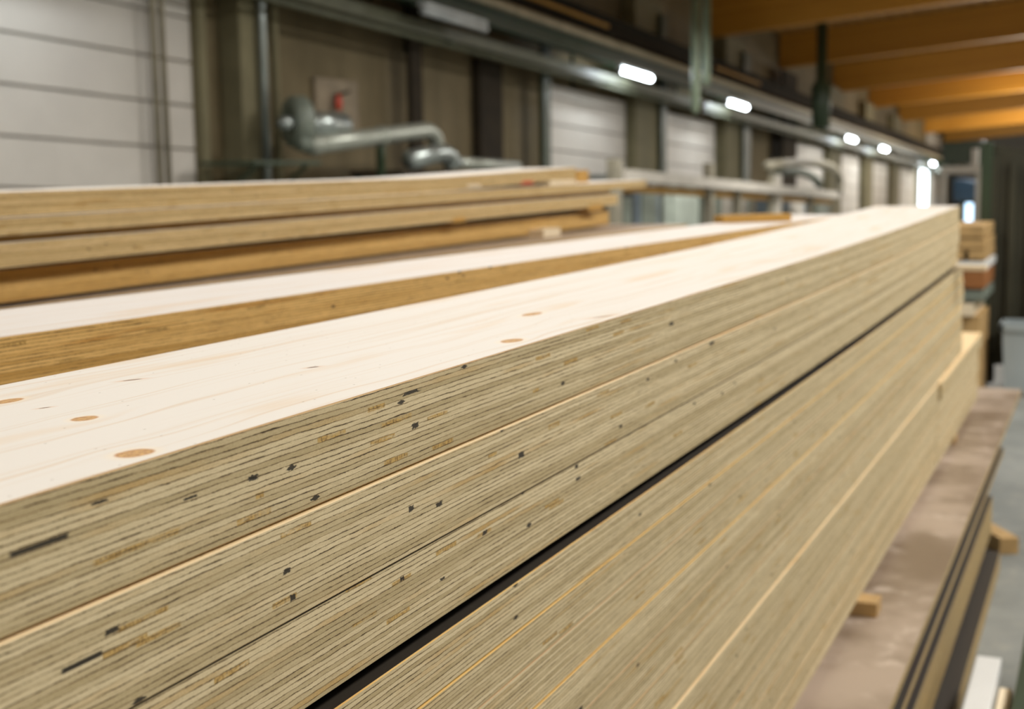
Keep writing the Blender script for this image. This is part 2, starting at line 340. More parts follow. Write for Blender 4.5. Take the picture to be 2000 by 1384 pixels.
m = N('glulam'); p = m.obj(); s3 = m.sep(p)
lam = m.white(m.vec(m.math('FLOOR', m.mul(m.add(s3[2], m.mul(s3[1], ROOF_S)), 24)), 0.0, 0.0)); g = m.noise(m.vec(m.mul(s3[0], 4), m.mul(s3[1], 1.5), m.mul(s3[2], 30)), 1, 4)
c = m.mix(m.mul(m.add(lam, g), 0.5), lin(176, 118, 30), lin(214, 156, 56)); m.color(c); m.b.inputs['Roughness'].default_value = 0.55; M_GLU = m.m
beam_x = [3, 12, 21, 30, 39, 48, 58, 67, 77, 88, 99]
for i, x in enumerate(beam_x):
    bm = bmesh.new(); th = 0.24
    q = [bm.verts.new((xx, yy, roofz(x, yy + 0.0, zz) )) for xx in (x - th, x + th) for yy in (10.78, -8.9) for zz in (0.0, 1.15)]
    for k in ((0, 1, 3, 2), (4, 6, 7, 5), (0, 4, 5, 1), (2, 3, 7, 6), (0, 2, 6, 4), (1, 5, 7, 3)): bm.faces.new([q[j] for j in k])
    bmesh.ops.bevel(bm, geom=bm.edges[:], offset=0.02, segments=1, affect='EDGES')
    o = link('roof_beam', bm, M_GLU)
    structure(o, ('honey-brown laminated timber roof beam, number %s counted from the hall entrance end' % ('one two three four five six seven eight nine ten eleven'.split()[i])), 'roof beam'); o['group'] = 'timber roof beams'

# ------------------------------------------------------------------ wall cladding, columns, posts
M_CLAD = plain('pale_cladding', (206, 200, 190), 0.45, var=0.04, scale=1.2)
def WX(x, y): return on_y(x, y, 10.6).x
def clad(xa, xb, label, zt=2.75, lines=(-1.29, -0.75, -0.21, 0.33, 0.87, 1.41, 1.95, 2.49)):
    """wall cladding of horizontal sheets with recessed joints; heights in the hall's own frame."""
    o = empty('wall_cladding', (xa, 10.75, 0), label, 'wall panel', 'pale cladding fields between the columns')
    zs = [l for l in lines if l < zt] + [zt]
    bm = bmesh.new()
    for a, b in zip(zs, zs[1:]):
        box(bm, (xa, 10.66, H + a + 0.014), (xb, 10.795, H + b - 0.014), 0.008, TILT)
    s = link('sheet', bm, M_CLAD, o); s.matrix_parent_inverse = Matrix.Translation(o.location).inverted()
    bm = bmesh.new(); box(bm, (xa, 10.72, H - 1.5), (xb, 10.796, H + zt), 0, TILT)
    s = link('backing', bm, M_JOINT, o); s.matrix_parent_inverse = Matrix.Translation(o.location).inverted()
    return o
M_JOINT = plain('joint_grey', (160, 154, 142), 0.8)
M_COL = plain('olive_concrete', (124, 117, 88), 0.8, var=0.14, scale=1.2)
M_DARK = plain('dark_paint', (46, 37, 22), 0.95, var=0.2)
M_GREEN = plain('dark_green_steel', (52, 66, 46), 0.45, var=0.15)
M_STEEL = plain('galvanised_steel', (168, 176, 172), 0.32, 0.75, 0.1)
M_GREY = plain('grey_green_paint', (120, 128, 116), 0.5)
PX = dict(a=-2.0, b=14.3)
clad(-4.0, 14.3, 'large pale grey wall cladding field with level joints behind the twin conduit')
clad(WX(1075, 200), WX(1226, 200), 'bright white wall cladding field beneath the first tube lamp')
clad(WX(1300, 230), WX(1400, 230), 'white wall cladding field behind the hanging twin pipes')
clad(WX(1560, 260), WX(1612, 260), 'white wall cladding strip behind the curved hose')
clad(WX(1640, 270), WX(1682, 270), 'white wall cladding strip between hose and small far columns')
clad(WX(1703, 280), WX(1737, 280), 'narrow pale cladding strip near the sunlit doorway')
clad(WX(1757, 290), WX(1790, 290), 'slim greyish cladding strip just before the sunlit doorway')

def column(xa, xb, label, mat=None, dep=0.35, top=5.3):
    bm = bmesh.new(); box(bm, (xa, 10.8 - dep, H - 2.2), (xb, 10.795, H + top), 0.02, TILT)
    # cut everything under the floor
    for v in bm.verts:
        fl = -TILT * max(0, v.co.x - 8)
        if v.co.z < fl: v.co.z = fl
    o = link('column', bm, mat or M_COL); tag(o, label, 'column', 'wall columns', 'structure'); return o
column(WX(455, 200), WX(508, 200), 'olive concrete column beside the blower bracket')
column(WX(1230, 230), WX(1284, 230), 'olive concrete column between the two brightest cladding fields')
column(WX(1408, 250), WX(1446, 250), 'olive concrete column beside the hanging twin pipes')
column(WX(1614, 260), WX(1638, 260), 'far olive concrete column between two white strips')
column(WX(1684, 270), WX(1700, 270), 'slender far olive column in the run of narrow strips')
column(WX(1740, 280), WX(1754, 280), 'slender olive column close to the sunlit doorway')
column(WX(1815, 300) , WX(1832, 300), 'pale far column after the sunlit doorway', M_CLAD)
def post(xa, xb, label, mat, y=10.38, zt=5.0, dep=0.10, cat='post', name='steel_post', zb_=-2.2):
    bm = bmesh.new(); box(bm, (xa, y - dep / 2, H + zb_), (xb, y + dep / 2, H + zt), 0.01, TILT)
    for v in bm.verts:
        fl = -TILT * max(0, v.co.x - 8)
        if v.co.z < fl: v.co.z = fl
    o = link(name, bm, mat); tag(o, label, cat, 'steel posts along the wall'); return o
post(on_y(388, 200, 10.6).x, on_y(402, 200, 10.6).x, 'olive steel post standing at the end of the big pale cladding', M_COL, y=10.6)
post(on_y(800, 200, 10.38).x, on_y(821, 200, 10.38).x, 'dark brown steel post behind the duct elbow', M_DARK)
post(on_y(1058, 250, 10.38).x, on_y(1072, 250, 10.38).x, 'thin dark green steel post at edge of bright cladding', M_GREEN)
post(on_y(1289, 250, 10.38).x, on_y(1299, 250, 10.38).x, 'thin dark green steel post beside an olive column', M_GREEN)
post(on_y(1450, 270, 10.38).x, on_y(1463, 270, 10.38).x, 'dark green steel post on the brown wall stretch', M_GREEN)
post(on_y(1527, 270, 10.38).x, on_y(1554, 270, 10.38).x, 'broad dark brown post before the hose', M_DARK)
# dark sliding door in the brown stretch of the wall
dx0, dx1 = WX(940, 200), WX(984, 200)
d = bpy.data.objects.new('door_1', None); COL.objects.link(d); d.location = (dx0, 10.7, 0); d['kind'] = 'structure'
def rel(o, par): o.parent = par; o.matrix_parent_inverse = Matrix.Translation(par.location).inverted(); return o
bm = bmesh.new(); box(bm, (dx0, 10.62, H - 1.0), (dx1, 10.79, H + 2.9), 0.01, TILT); rel(link('door_leaf', bm, M_DARK), d)
bm = bmesh.new(); box(bm, (dx0 + .1, 10.55, H + .1), (dx0 + .16, 10.61, H + .5), 0.01, TILT); rel(link('handle', bm, M_STEEL), d)
# pale service panel on the brown wall with a red marker tag
s0 = on_y(618, 150, 10.7); s1 = on_y(704, 255, 10.7)
bm = bmesh.new(); box(bm, (s0.x, 10.72, s1.z), (s1.x, 10.79, s0.z), 0.01); tag(link('wall_board', bm, plain('faded_board', (150, 136, 114), 0.8)), 'faded beige board fixed to brown wall behind the blower motor', 'wall board')
c0 = on_y(662, 200, 10.6)
bm = bmesh.new(); bmesh.ops.create_uvsphere(bm, u_segments=16, v_segments=10, radius=0.085)
for v in bm.verts: v.co = Vector((v.co.x, v.co.y * 0.5, v.co.z * 1.5)) + c0
a = link('alarm_beacon', bm, plain('red_lens', (190, 62, 28), 0.4), smooth=True); tag(a, 'small orange-red beacon on the beige wall board', 'beacon')
bm = bmesh.new(); tube(bm, [c0 + Vector((0.0, 0.05, 0.1)), on_y(682, 178, 10.62)], 0.022, 8); link('bracket', bm, M_DARK, a)
M_COND = plain('weathered_steel', (138, 130, 108), 0.35, 0.55)
# twin conduit and bright pipes on the big cladding
def pipe(label, pts, r, mat, cat='pipe', name='pipe', group=None):
    bm = bmesh.new(); tube(bm, pts, r, 14); o = link(name, bm, mat, smooth=True); tag(o, label, cat, group); return o
def vpipe(x, y, Y, r, label, mat, zlo=None, zhi=None, name='conduit'):
    q = on_y(x, y, Y); zl = max(0.02, -TILT * (q.x - 8)) if zlo is None else zlo
    zh = roofz(q.x, Y, 1.14) if zhi is None else zhi
    return pipe(label, [(q.x, Y, zl), (q.x, Y, zh)], r, mat, 'conduit', name, 'conduits clipped to the wall')
vpipe(306, 200, 10.5, 0.036, 'shiny steel conduit, first of a close pair on the pale cladding', M_COND)
vpipe(323, 200, 10.5, 0.036, 'shiny steel conduit, second of a close pair on the pale cladding', M_COND)
vpipe(515, 150, 10.365, 0.055, 'single shiny steel pipe in front of the olive column', M_STEEL)
vpipe(538, 150, 10.5, 0.06, 'dull olive pipe between column and blower', M_COL)

# ------------------------------------------------------------------ overhead services along the wall
def run(name, label, cat, y0, y1, z0, z1, mat, xa=-4, xb=100, par=None):
    bm = bmesh.new(); box(bm, (xa, y0, H + z0), (xb, y1, H + z1), 0.01, TILT)
    o = link(name, bm, mat)
    if par: rel(o, par)
    else: tag(o, label, cat)
    return o
M_RAIL = plain('rail_green', (26, 52, 32), 0.4)
ib = empty('crane_rail', (-4, 9.7, H + 3.2), 'long dark green steel crane rail running the length of the wall', 'crane rail')
run('web', '', '', 9.68, 9.74, 3.26, 3.50, M_RAIL, par=ib); run('lower_flange', '', '', 9.58, 9.84, 3.21, 3.26, M_RAIL, par=ib); run('upper_flange', '', '', 9.58, 9.84, 3.47, 3.51, M_RAIL, par=ib)
pipe('long beige pipe running on top of the green crane rail', [(-4, 9.70, H + 3.61 + TILT * 4), (100, 9.70, H + 3.61 - TILT * 100)], 0.10, plain('beige_pipe', (186, 176, 150), 0.5), name='service_pipe')
dk = empty('runway_beam', (-4, 9.9, H + 3.9), 'dark brown steel runway beam above the beige pipe', 'steel beam')
run('web', '', '', 9.98, 10.04, 3.90, 4.22, M_DARK, par=dk); run('lower_flange', '', '', 9.85, 10.15, 3.86, 3.91, M_DARK, par=dk); run('upper_flange', '', '', 9.85, 10.15, 4.2, 4.25, M_DARK, par=dk)
bm = bmesh.new(); box(bm, (22, 9.80, H + 3.96), (27.5, 9.84, H + 4.04), 0.01, TILT); box(bm, (36, 9.80, H + 3.96), (41, 9.84, H + 4.04), 0.01, TILT); rel(link('warning_stripe', bm, M_OCHRE), dk)
tr = empty('cable_tray', (-4, 10.1, H + 2.9), 'grey-green cable tray hung under the crane rail', 'cable tray')
M_TRAY = plain('tray_grey', (92, 94, 74), 0.5)
run('side_rail', '', '', 9.90, 9.93, 2.87, 3.06, M_TRAY, par=tr); run('side_rail', '', '', 10.27, 10.30, 2.87, 3.06, M_TRAY, par=tr); run('tray_floor', '', '', 9.93, 10.27, 2.87, 2.89, M_TRAY, par=tr)
for k, (yy, rr, zz, mt) in enumerate([(9.98, 0.03, 2.92, M_DARK), (10.08, 0.04, 2.93, M_GREY), (10.19, 0.035, 2.925, M_DARK)]):
    pipe(['black cable bundle lying in the tray', 'grey cable bundle lying in the tray', 'black cable bundle lying at the wall side of the tray'][k], [(-4, yy, H + zz + TILT * 4), (100, yy, H + zz - TILT * 100)], rr, mt, 'cable', 'cable_bundle', 'cable bundles in the tray')
pipe('thin pale pipe strung below the cable tray', [(-4, 9.95, H + 2.79 + TILT * 4), (100, 9.95, H + 2.79 - TILT * 100)], 0.04, M_TRAY, name='air_pipe')
for k in range(13):
    x = 5 + 7.6 * k; bm = bmesh.new()
    for ya, za in ((9.88, 2.83), (9.6, 3.17), (9.85, 3.82)): box(bm, (x, ya, H + za), (x + .06, 10.79, H + za + .04), 0, TILT)
    box(bm, (x, 10.74, H + 2.7), (x + .06, 10.79, H + 3.95), 0, TILT)
    o = link('wall_bracket', bm, M_GREEN); tag(o, 'dark green angle bracket carrying tray and rails, %s along the wall' % ('first second third fourth fifth sixth seventh eighth ninth tenth eleventh twelfth thirteenth'.split()[k]), 'bracket', 'brackets carrying the overhead services')

# tube lamps
M_TUBE = emitter('lamp_glow', (0.86, 0.94, 1.0), 26)
M_HOUSE = plain('lamp_housing', (178, 184, 184), 0.35)
def lamp(i, x, label, lit=True):
    x = x * 0.945; z = H + 3.062 - TILT * x
    o = empty('tube_lamp', (x, 9.45, z), label, 'tube lamp', 'tube lamps on the service run')
    bm = bmesh.new(); box(bm, (-1.1, -0.07, 0.06), (1.1, 0.07, 0.13), 0.01, TILT); link('housing', bm, M_HOUSE, o)
    bm = bmesh.new(); box(bm, (-.9, -.05, .13), (-.84, .20, .146), 0); link('hanger', bm, M_GREEN, o)
    bm = bmesh.new(); box(bm, (.84, -.05, .13), (.9, .20, .146), 0); link('hanger', bm, M_GREEN, o)
    bm = bmesh.new(); tube(bm, [(-1.0, -.02, TILT * 1.0), (1.0, -.02, -TILT * 1.0)], 0.062, 12); link('tube', bm, M_TUBE if lit else M_HOUSE, o, smooth=True)
    for s in (-1, 1):
        bm = bmesh.new(); tube(bm, [(s * 1.0, -.02, -TILT * s), (s * 1.09, -.02, -TILT * s * 1.09)], 0.068, 12); link('end_cap', bm, M_HOUSE, o, smooth=True)
NAMES = {2.0: 'glowing tube lamp at the entrance end of the hall', 11.3: 'glowing tube lamp over the big pale cladding', 20.5: 'unlit tube lamp over the brown wall stretch',
         29.76: 'glowing tube lamp that looks longest, before the olive column', 38.87: 'glowing tube lamp just past the hanging twin pipes',
         57.47: 'glowing tube lamp above the curved hose', 66.27: 'glowing tube lamp next after the one over the hose', 85.47: 'small glowing tube lamp over the sunlit doorway', 93.85: 'smallest farthest glowing tube lamp'}
for i, (x, l) in enumerate(NAMES.items()): lamp(i, x, l, lit=x != 20.5)

# sunlit doorway at the far end of the wall and window on the end wall
M_DAY = emitter('daylight', (0.82, 0.92, 1.0), 5.0)
da, db = on_y(1795, 340, 10.6), on_y(1813, 340, 10.6)
bm = bmesh.new(); box(bm, (da.x, 10.62, -3.0), (db.x, 10.70, on_y(1803, 326, 10.6).z), 0.01); o = link('window_1', bm, M_DAY); structure(o)
bm = bmesh.new(); 
for xx in (da.x - .25, db.x): box(bm, (xx, 10.55, -3.0), (xx + .25, 10.72, on_y(1803, 324, 10.6).z), 0.01)
structure(link('trim_1', bm, M_GREY))
wa, wb = on_x(1877, 397, 100), on_x(1899, 436, 100)
bm = bmesh.new(); box(bm, (100, wb.y, wb.z), (100.1, wa.y, wa.z), 0.01); structure(link('window_2', bm, emitter('daylight_blue', (0.55, 0.78, 1.0), 3.0)))

# hanging twin pipes and the dark hanger
for x, y, r, lab in ((1360, 222, 0.09, 'pale green pipe hanging from the roof, longer of two'), (1382, 168, 0.085, 'pale green pipe hanging from the roof, shorter of two')):
    q = on_y(x - 2, y, 8.0); z1 = roofz(q.x, 8, 1.14)
    o = pipe(lab, [(q.x, 8, z1), (q.x, 8, q.z + .15), (q.x, 8, q.z)], [r, r, r * 0.5], plain('pale_green_pipe', (134, 148, 124), 0.4), name='hanging_pipe', group='pipes hanging from the roof')
    if x == 1360: hp = o
q = on_y(1365, 232, 8.0); bm = bmesh.new(); tube(bm, [q + Vector((0, 0, .35)), q], [0.16, 0.03], 12); link('hook', bm, M_DARK, hp, smooth=True)
q = on_y(1603, 250, 8.0); bm = bmesh.new(); tube(bm, [(q.x, 8, roofz(q.x, 8, 1.14)), (q.x, 8, q.z + 1.4), (q.x, 8, q.z + 1.2), (q.x, 8, q.z)], [0.16, 0.16, 0.30, 0.26], 14); tag(link('hanging_mast', bm, M_GREEN, smooth=True), 'dark green mast hanging from the roof past the second lamp', 'mast')

# ------------------------------------------------------------------ blower, ducts
def px(x, y, Y): return on_y(x, y, Y)
Yb = 9.9
c = px(582, 238, Yb)
blo = empty('blower', (c.x, c.y, c.z), 'grey-green centrifugal blower on a wall bracket', 'blower')
bm = bmesh.new(); prof = [(0.0, 0.05), (0.13, 0.05), (0.15, 0.0), (0.30, 0.0), (0.34, 0.05), (0.34, 0.22), (0.30, 0.27), (0.0, 0.27)]
ring = []
dirv = Vector((0.80, -0.6, 0)).normalized(); a1 = Vector((0, 0, 1)); a2 = dirv.cross(a1)
for (r, h) in prof:
    ring.append([bm.verts.new(dirv * (h - 0.14) + (a1 * math.cos(t) + a2 * math.sin(t)) * max(r, 0.001)) for t in [2 * math.pi * j / 24 for j in range(24)]])
for A, B in zip(ring, ring[1:]):
    for j in range(24): bm.faces.new((A[j], A[(j + 1) % 24], B[(j + 1) % 24], B[j]))
link('volute_casing', bm, M_GREY, blo, smooth=True)
def local(o, pts): return [Vector(p) - o.location for p in pts]
bm = bmesh.new(); tube(bm, local(blo, [px(606, 242, 9.85), px(668, 245, 9.85)]), [0.17, 0.17], 18); link('motor', bm, M_STEEL, blo, smooth=True)
bm = bmesh.new(); tube(bm, local(blo, [px(552, 240, 9.75), px(566, 240, 9.85)]), 0.085, 14); link('shaft_cap', bm, M_STEEL, blo, smooth=True)
bm = bmesh.new(); tube(bm, local(blo, [px(588, 262, 9.8), px(590, 280, 9.8), px(605, 282, 9.8)]), [0.14, 0.12, 0.1], 14); link('outlet', bm, M_GREY, blo, smooth=True)
br = empty('wall_shelf', tuple(px(535, 312, 10.0)), 'dark green bracket shelf holding the blower', 'bracket shelf')
p0, p1 = px(470, 314, 9.8), px(602, 314, 9.8)
bm = bmesh.new(); box(bm, (p0.x, 9.6, p0.z - .05), (p1.x, 10.42, p0.z), 0.01); rel(link('shelf_plate', bm, M_GREEN), br)
for k, xx in enumerate((p0.x + .2, p1.x - .2)):
    bm = bmesh.new(); tube(bm, [(xx, 9.7, p0.z - .05), (xx, 10.42, p0.z - .6)], 0.03, 8); rel(link('brace', bm, M_GREEN), br)
M_DUCT = plain('galvanised_duct', (176, 180, 168), 0.38, 0.5, 0.08)
def flanged(name, label, pts, r, flanges, mat=M_DUCT, cat='duct'):
    bm = bmesh.new(); tube(bm, pts, r, 18); o = link(name, bm, mat, smooth=True); tag(o, label, cat)
    for f_, d_ in flanges:
        f_ = Vector(f_); d_ = Vector(d_).normalized(); bm = bmesh.new(); tube(bm, [f_ - d_ * .03, f_ + d_ * .03], r * 1.18, 18); link('flange', bm, mat, o, smooth=True)
    return o
A0, A1, A2 = px(602, 284, 9.8), px(820, 256, 9.6), px(853, 290, 9.6)
flanged('duct', 'long round grey duct sloping up from the blower to an elbow', [A0, A0.lerp(A1, .5)] + arc(A1, px(851, 250, 9.6), A2), 0.125, [(A0.lerp(A1, .62), A1 - A0), (A0.lerp(A1, .05), A1 - A0)])
B0, B1, B2 = px(800, 312, 9.3), px(852, 300, 9.3), px(884, 329, 9.3)
flanged('duct', 'short fat shiny duct bending down behind the upper plank pile', [B0, B1] + arc(B1, px(884, 296, 9.3), B2)[1:], 0.14, [(B2 + Vector((0, 0, .1)), (0, 0, 1))], M_STEEL)
o = pipe('straight pale pipe running level from the lower duct elbow', [px(900, 318, 9.4), px(1010, 325, 9.4)], 0.09, M_DUCT)
q = px(960, 322, 9.4); bm = bmesh.new(); box(bm, (q.x - .04, 9.36, -TILT * (q.x - 8)), (q.x + .04, 9.44, q.z - .09), 0.005); link('stand', bm, M_GREEN, o)
q = px(742, 280, 9.66); bm = bmesh.new(); box(bm, (q.x - .05, 9.60, 0), (q.x + .05, 9.70, q.z - .04), 0.005); tag(link('duct_stand', bm, M_GREEN), 'dark upright stand beneath the sloping duct', 'stand')
q0, q1 = px(776, 332, 9.4), px(870, 332, 9.4); bt = empty('workbench', (q0.x, 9.4, 0), 'dark workbench under the shiny duct elbow', 'workbench')
bm = bmesh.new(); box(bm, (q0.x, 9.3, q0.z - .08), (q1.x, 10.2, q0.z), .01); rel(link('bench_top', bm, M_DARK), bt)
for xx in (q0.x + .05, q1.x - .15):
    for yy in (9.35, 10.05):
        bm = bmesh.new(); box(bm, (xx, yy, -0.3), (xx + .1, yy + .1, q0.z - .08), .005); rel(link('leg', bm, M_GREEN), bt)

# ------------------------------------------------------------------ conveyor line behind the stacks
YC = 6.6
cv = empty('conveyor', tuple(px(1205, 400, YC)), 'long pale conveyor beam on upright posts before the wall', 'conveyor')
M_POST = plain('dusty_olive_paint', (140, 134, 116), 0.6)
M_PALE = plain('dusty_pale_paint', (190, 184, 172), 0.6, var=0.1)
def cpart(name, bm, mat): return rel(link(name, bm, mat), cv)
p0, p1 = px(1208, 330, YC), px(1628, 374, YC)
def slab(bm, a, b, w_, h_):
    """beam from a to b, half width w_ across Y, height h_ below the line."""
    q = [bm.verts.new((p.x, p.y + s * w_, p.z + dz)) for p in (a, b) for s in (-1, 1) for dz in (-h_, 0)]
    for k in ((0, 1, 3, 2), (4, 6, 7, 5), (0, 4, 5, 1), (2, 3, 7, 6), (0, 2, 6, 4), (1, 5, 7, 3)): bm.faces.new([q[j] for j in k])
bm = bmesh.new(); slab(bm, p0, p1, .14, .17); cpart('beam', bm, M_PALE)
bm = bmesh.new(); slab(bm, p0 - Vector((0, -.1, .2)), p1 - Vector((0, -.1, .2)), .05, .12); cpart('lower_rail', bm, M_OCHRE)
for x, t in ((1200, 310), (1385, 318), (1518, 340), (1440, 352), (1582, 366)):
    q = px(x, t, YC); w_ = .13 if x in (1200, 1385, 1518) else .07
    bm = bmesh.new(); box(bm, (q.x - w_, YC - .08, -TILT * max(0, q.x - 8)), (q.x + w_, YC + .08, q.z), .02); cpart('post', bm, M_POST if x != 1518 else M_PALE)
for k in range(14):
    bm = bmesh.new(); q = p0.lerp(p1, (k + .5) / 14); tube(bm, [q + Vector((0, .16, -.1)), q + Vector((0, .75, -.1))], .05, 8); cpart('roller', bm, M_STEEL)
hs = arc(px(1500, 324, 6.6), px(1655, 300, 6.6), px(1638, 376, 6.6), 12)
ho = pipe('fat grey hose curving over the conveyor end', hs, 0.11, M_POST, 'hose', 'hose')
q = px(1506, 326, 6.6); bm = bmesh.new(); box(bm, (q.x - .06, 6.54, -TILT * (q.x - 8)), (q.x + .06, 6.66, q.z - .1), .01); link('stand', bm, M_POST, ho)
pipe('darker hose looping beneath the curved grey hose', arc(px(1508, 334, 7.05), px(1590, 330, 7.05), px(1600, 362, 7.05), 10), 0.10, M_GREEN, 'hose', 'hose')
# machines seen between the posts
def machine(x0, x1, y0, y1, Y, mat, label, panel=None, cat='machine', name='machine_cabinet', dep=0.8):
    a, b = px(x0, y0, Y), px(x1, y1, Y); fl = -TILT * max(0, a.x - 8)
    o = empty(name, (a.x, Y, fl), label, cat, 'machines along the wall')
    xb = a.x + min(b.x - a.x, 5)
    bm = bmesh.new(); box(bm, (a.x, Y, fl), (b.x, Y + dep, a.z), .03); rel(link('body', bm, mat), o)
    bm = bmesh.new(); box(bm, (a.x + (b.x - a.x) * .15, Y - .03, a.z - .75), (a.x + (b.x - a.x) * .8, Y, a.z - .12), .01); rel(link('front_panel', bm, panel or M_PALE), o)
    bm = bmesh.new(); tube(bm, [(a.x + .2, Y + .2, a.z), (a.x + .2, Y + .2, a.z + .12)], .05, 8); rel(link('vent', bm, M_STEEL), o)
    return o
M_BLUEG = plain('blue_grey_paint', (118, 130, 138), 0.5); M_MINT = plain('pale_mint_paint', (176, 186, 174), 0.5)
machine(1212, 1236, 372, 440, 7.5, M_DARK, 'dark machine cabinet right behind the plank pile end', M_GREY)
machine(1244, 1288, 362, 440, 7.7, M_BLUEG, 'blue-grey machine cabinet beside the first conveyor post', M_GREY)
machine(1300, 1366, 366, 440, 7.9, M_MINT, 'pale mint machine cabinet between two conveyor posts', M_MINT)
machine(1398, 1470, 372, 430, 7.8, M_GREY, 'grey-green machine cabinet past the second conveyor post', M_PALE)
machine(1535, 1575, 378, 420, 7.7, M_BLUEG, 'small blue-grey machine cabinet near the hose end', M_PALE)
machine(1590, 1622, 380, 420, 7.8, M_GREEN, 'small dark green machine cabinet under the hose end', M_GREY)
# far end: blue hood and gantry, all beyond the stack end
a, b = on_x(1862, 350, 62), on_x(1922, 392, 62)
bh = empty('extraction_hood', tuple(on_x(1890, 392, 62)), 'dark blue rounded extraction hood far down the hall', 'hood')
bm = bmesh.new(); n_ = 14; rr = []
for k in range(n_ + 1):
    t = k / n_; y_ = a.y + (b.y - a.y) * t; z_ = b.z + (a.z - b.z) * (1 - 0.35 * t ** 2) * (1 if t < .97 else .8)
    rr.append([bm.verts.new((62, y_, b.z)), bm.verts.new((62, y_, z_)), bm.verts.new((65, y_, z_)), bm.verts.new((65, y_, b.z))])
for A, B in zip(rr, rr[1:]):
    for j in range(4): bm.faces.new((A[j], A[(j + 1) % 4], B[(j + 1) % 4], B[j]))
bm.faces.new(rr[0]); bm.faces.new(rr[-1][::-1]); rel(link('hood_shell', bm, plain('navy_paint', (38, 62, 82), 0.5)), bh)
for t in (.2, .8):
    y_ = a.y + (b.y - a.y) * t; bm = bmesh.new(); box(bm, (63, y_ - .15, -TILT * 55), (63.3, y_ + .15, b.z), .01); rel(link('leg', bm, M_GREEN), bh)
gx = 58
g0, g1 = on_x(1838, 318, gx), on_x(1916, 338, gx)
ga = empty('gantry', (gx, g0.y, g1.z), 'pale grey crane gantry near the far hood', 'gantry')
bm = bmesh.new(); box(bm, (gx, g1.y, g1.z), (gx + .5, g0.y, g1.z + .3), .02); rel(link('cross_beam', bm, M_PALE), ga)
q = on_x(1904, 290, gx); bm = bmesh.new(); box(bm, (gx, q.y - .12, g1.z + .3), (gx + .4, q.y + .12, q.z), .02); rel(link('mast', bm, M_PALE), ga)
q = on_x(1870, 300, gx + 1); bm = bmesh.new(); box(bm, (gx + 1, q.y - 1.0, q.z - .4), (gx + 2, q.y + .6, q.z + .5), .05); rel(link('trolley', bm, M_GREEN), ga)
for q_ in (g0.y - .1, g1.y + .1):
    bm = bmesh.new(); box(bm, (gx + .1, q_ - .1, -TILT * 51), (gx + .3, q_ + .1, g1.z), .01); rel(link('leg', bm, M_PALE), ga)

# ------------------------------------------------------------------ front stack of laminated beams
def bend(x): return 0.026 * min(1.4, max(0.0, (x - 2.0) / 3.1)) ** 2
def scaled(k): return lambda x: bend(x) * k
GN = 'laminated beams of the big front stack'
board('laminated_beam', 'top beam of the big front stack, cream knotty spruce face up', GN, X0, 5.16, 0.5030, 0.300, H - .2275, H - .159, (V_TOP, E1, V_CORN), bend)
board('laminated_beam', 'second beam down in the big front stack, bright cream lip along its upper edge', GN, X0, 5.17, 0.5020, 0.300, H - .2985, H - .2292, (V_LIP, E2), bend)
board('laminated_beam', 'third beam down in the big front stack, directly above the wide dark gap', GN, X0, 5.15, 0.5045, 0.300, H - .3690, H - .2996, (V_GAPSHADE, E3, V_GAPSHADE), bend)
seams = [-.3815, -.4295, -.4635, -.5200, -.5750, -.6320, -.6975]
mats_ = [E_BASE, E_BASE, E_BASE, E7, E_BASE, E_BASE, E_BASE]
lab = ['beam directly below the wide dark gap of the big front stack', 'slim beam under the first orange seam below the dark gap', 'beam between the two orange seams below the dark gap',
       'beam with a black gouge under the second orange seam of the front stack', 'second beam above the cream ledge low in the front stack', 'beam resting right on the cream ledge low in the front stack']
offs = [0.0012, 0.0004, 0.0010, 0.0002, 0.0008, 0.0012]
z_b = [(-.3815, -.4290), (-.4298, -.4715), (-.4722, -.5195), (-.5206, -.5745), (-.5752, -.6320), (-.6326, -.6965)]
order = [E_BASE, E_BASE, E_BASE, E7, E_BASE, E_BASE]
for k, (zt, zb_) in enumerate(z_b):
    board('laminated_beam', lab[k], GN, X0, 5.32 + 0.03 * (k % 3), 0.5005 + offs[k], 0.300, H + zb_, H + zt, (V_GAPSHADE if k == 0 else V_HONEY, order[k], V_HONEY if k in (0, 1, 3) else V_CORN), scaled(0.85 - 0.14 * k))
z_l = [(-.6975, -.7520), (-.7526, -.8090), (-.8096, -.8670), (-.8676, -.9240), (-.9246, -.9800)]
nm = ['first', 'second', 'third', 'fourth', 'lowest']
for k, (zt, zb_) in enumerate(z_l):
    board('laminated_beam', '%s beam below the cream ledge, long near run' % nm[k], GN, X0, 4.60, 0.5005 - (0.0012 if k == 0 else 0) + 0.0002 * (k % 2), 0.300, H + zb_, H + zt, (V_LIP, E_BASE, V_LIP if k == 0 else V_CORN))
    board('laminated_beam', '%s beam below the cream ledge, short far piece jutting out' % nm[k], GN, 4.6004, 6.10 - 0.03 * (k % 2), (0.489 if k == 0 else 0.4995) + 0.0002 * (k % 3), 0.310, H + zb_, H + zt, (V_LIP, E_BASE, V_LIP if k == 0 else V_CORN))
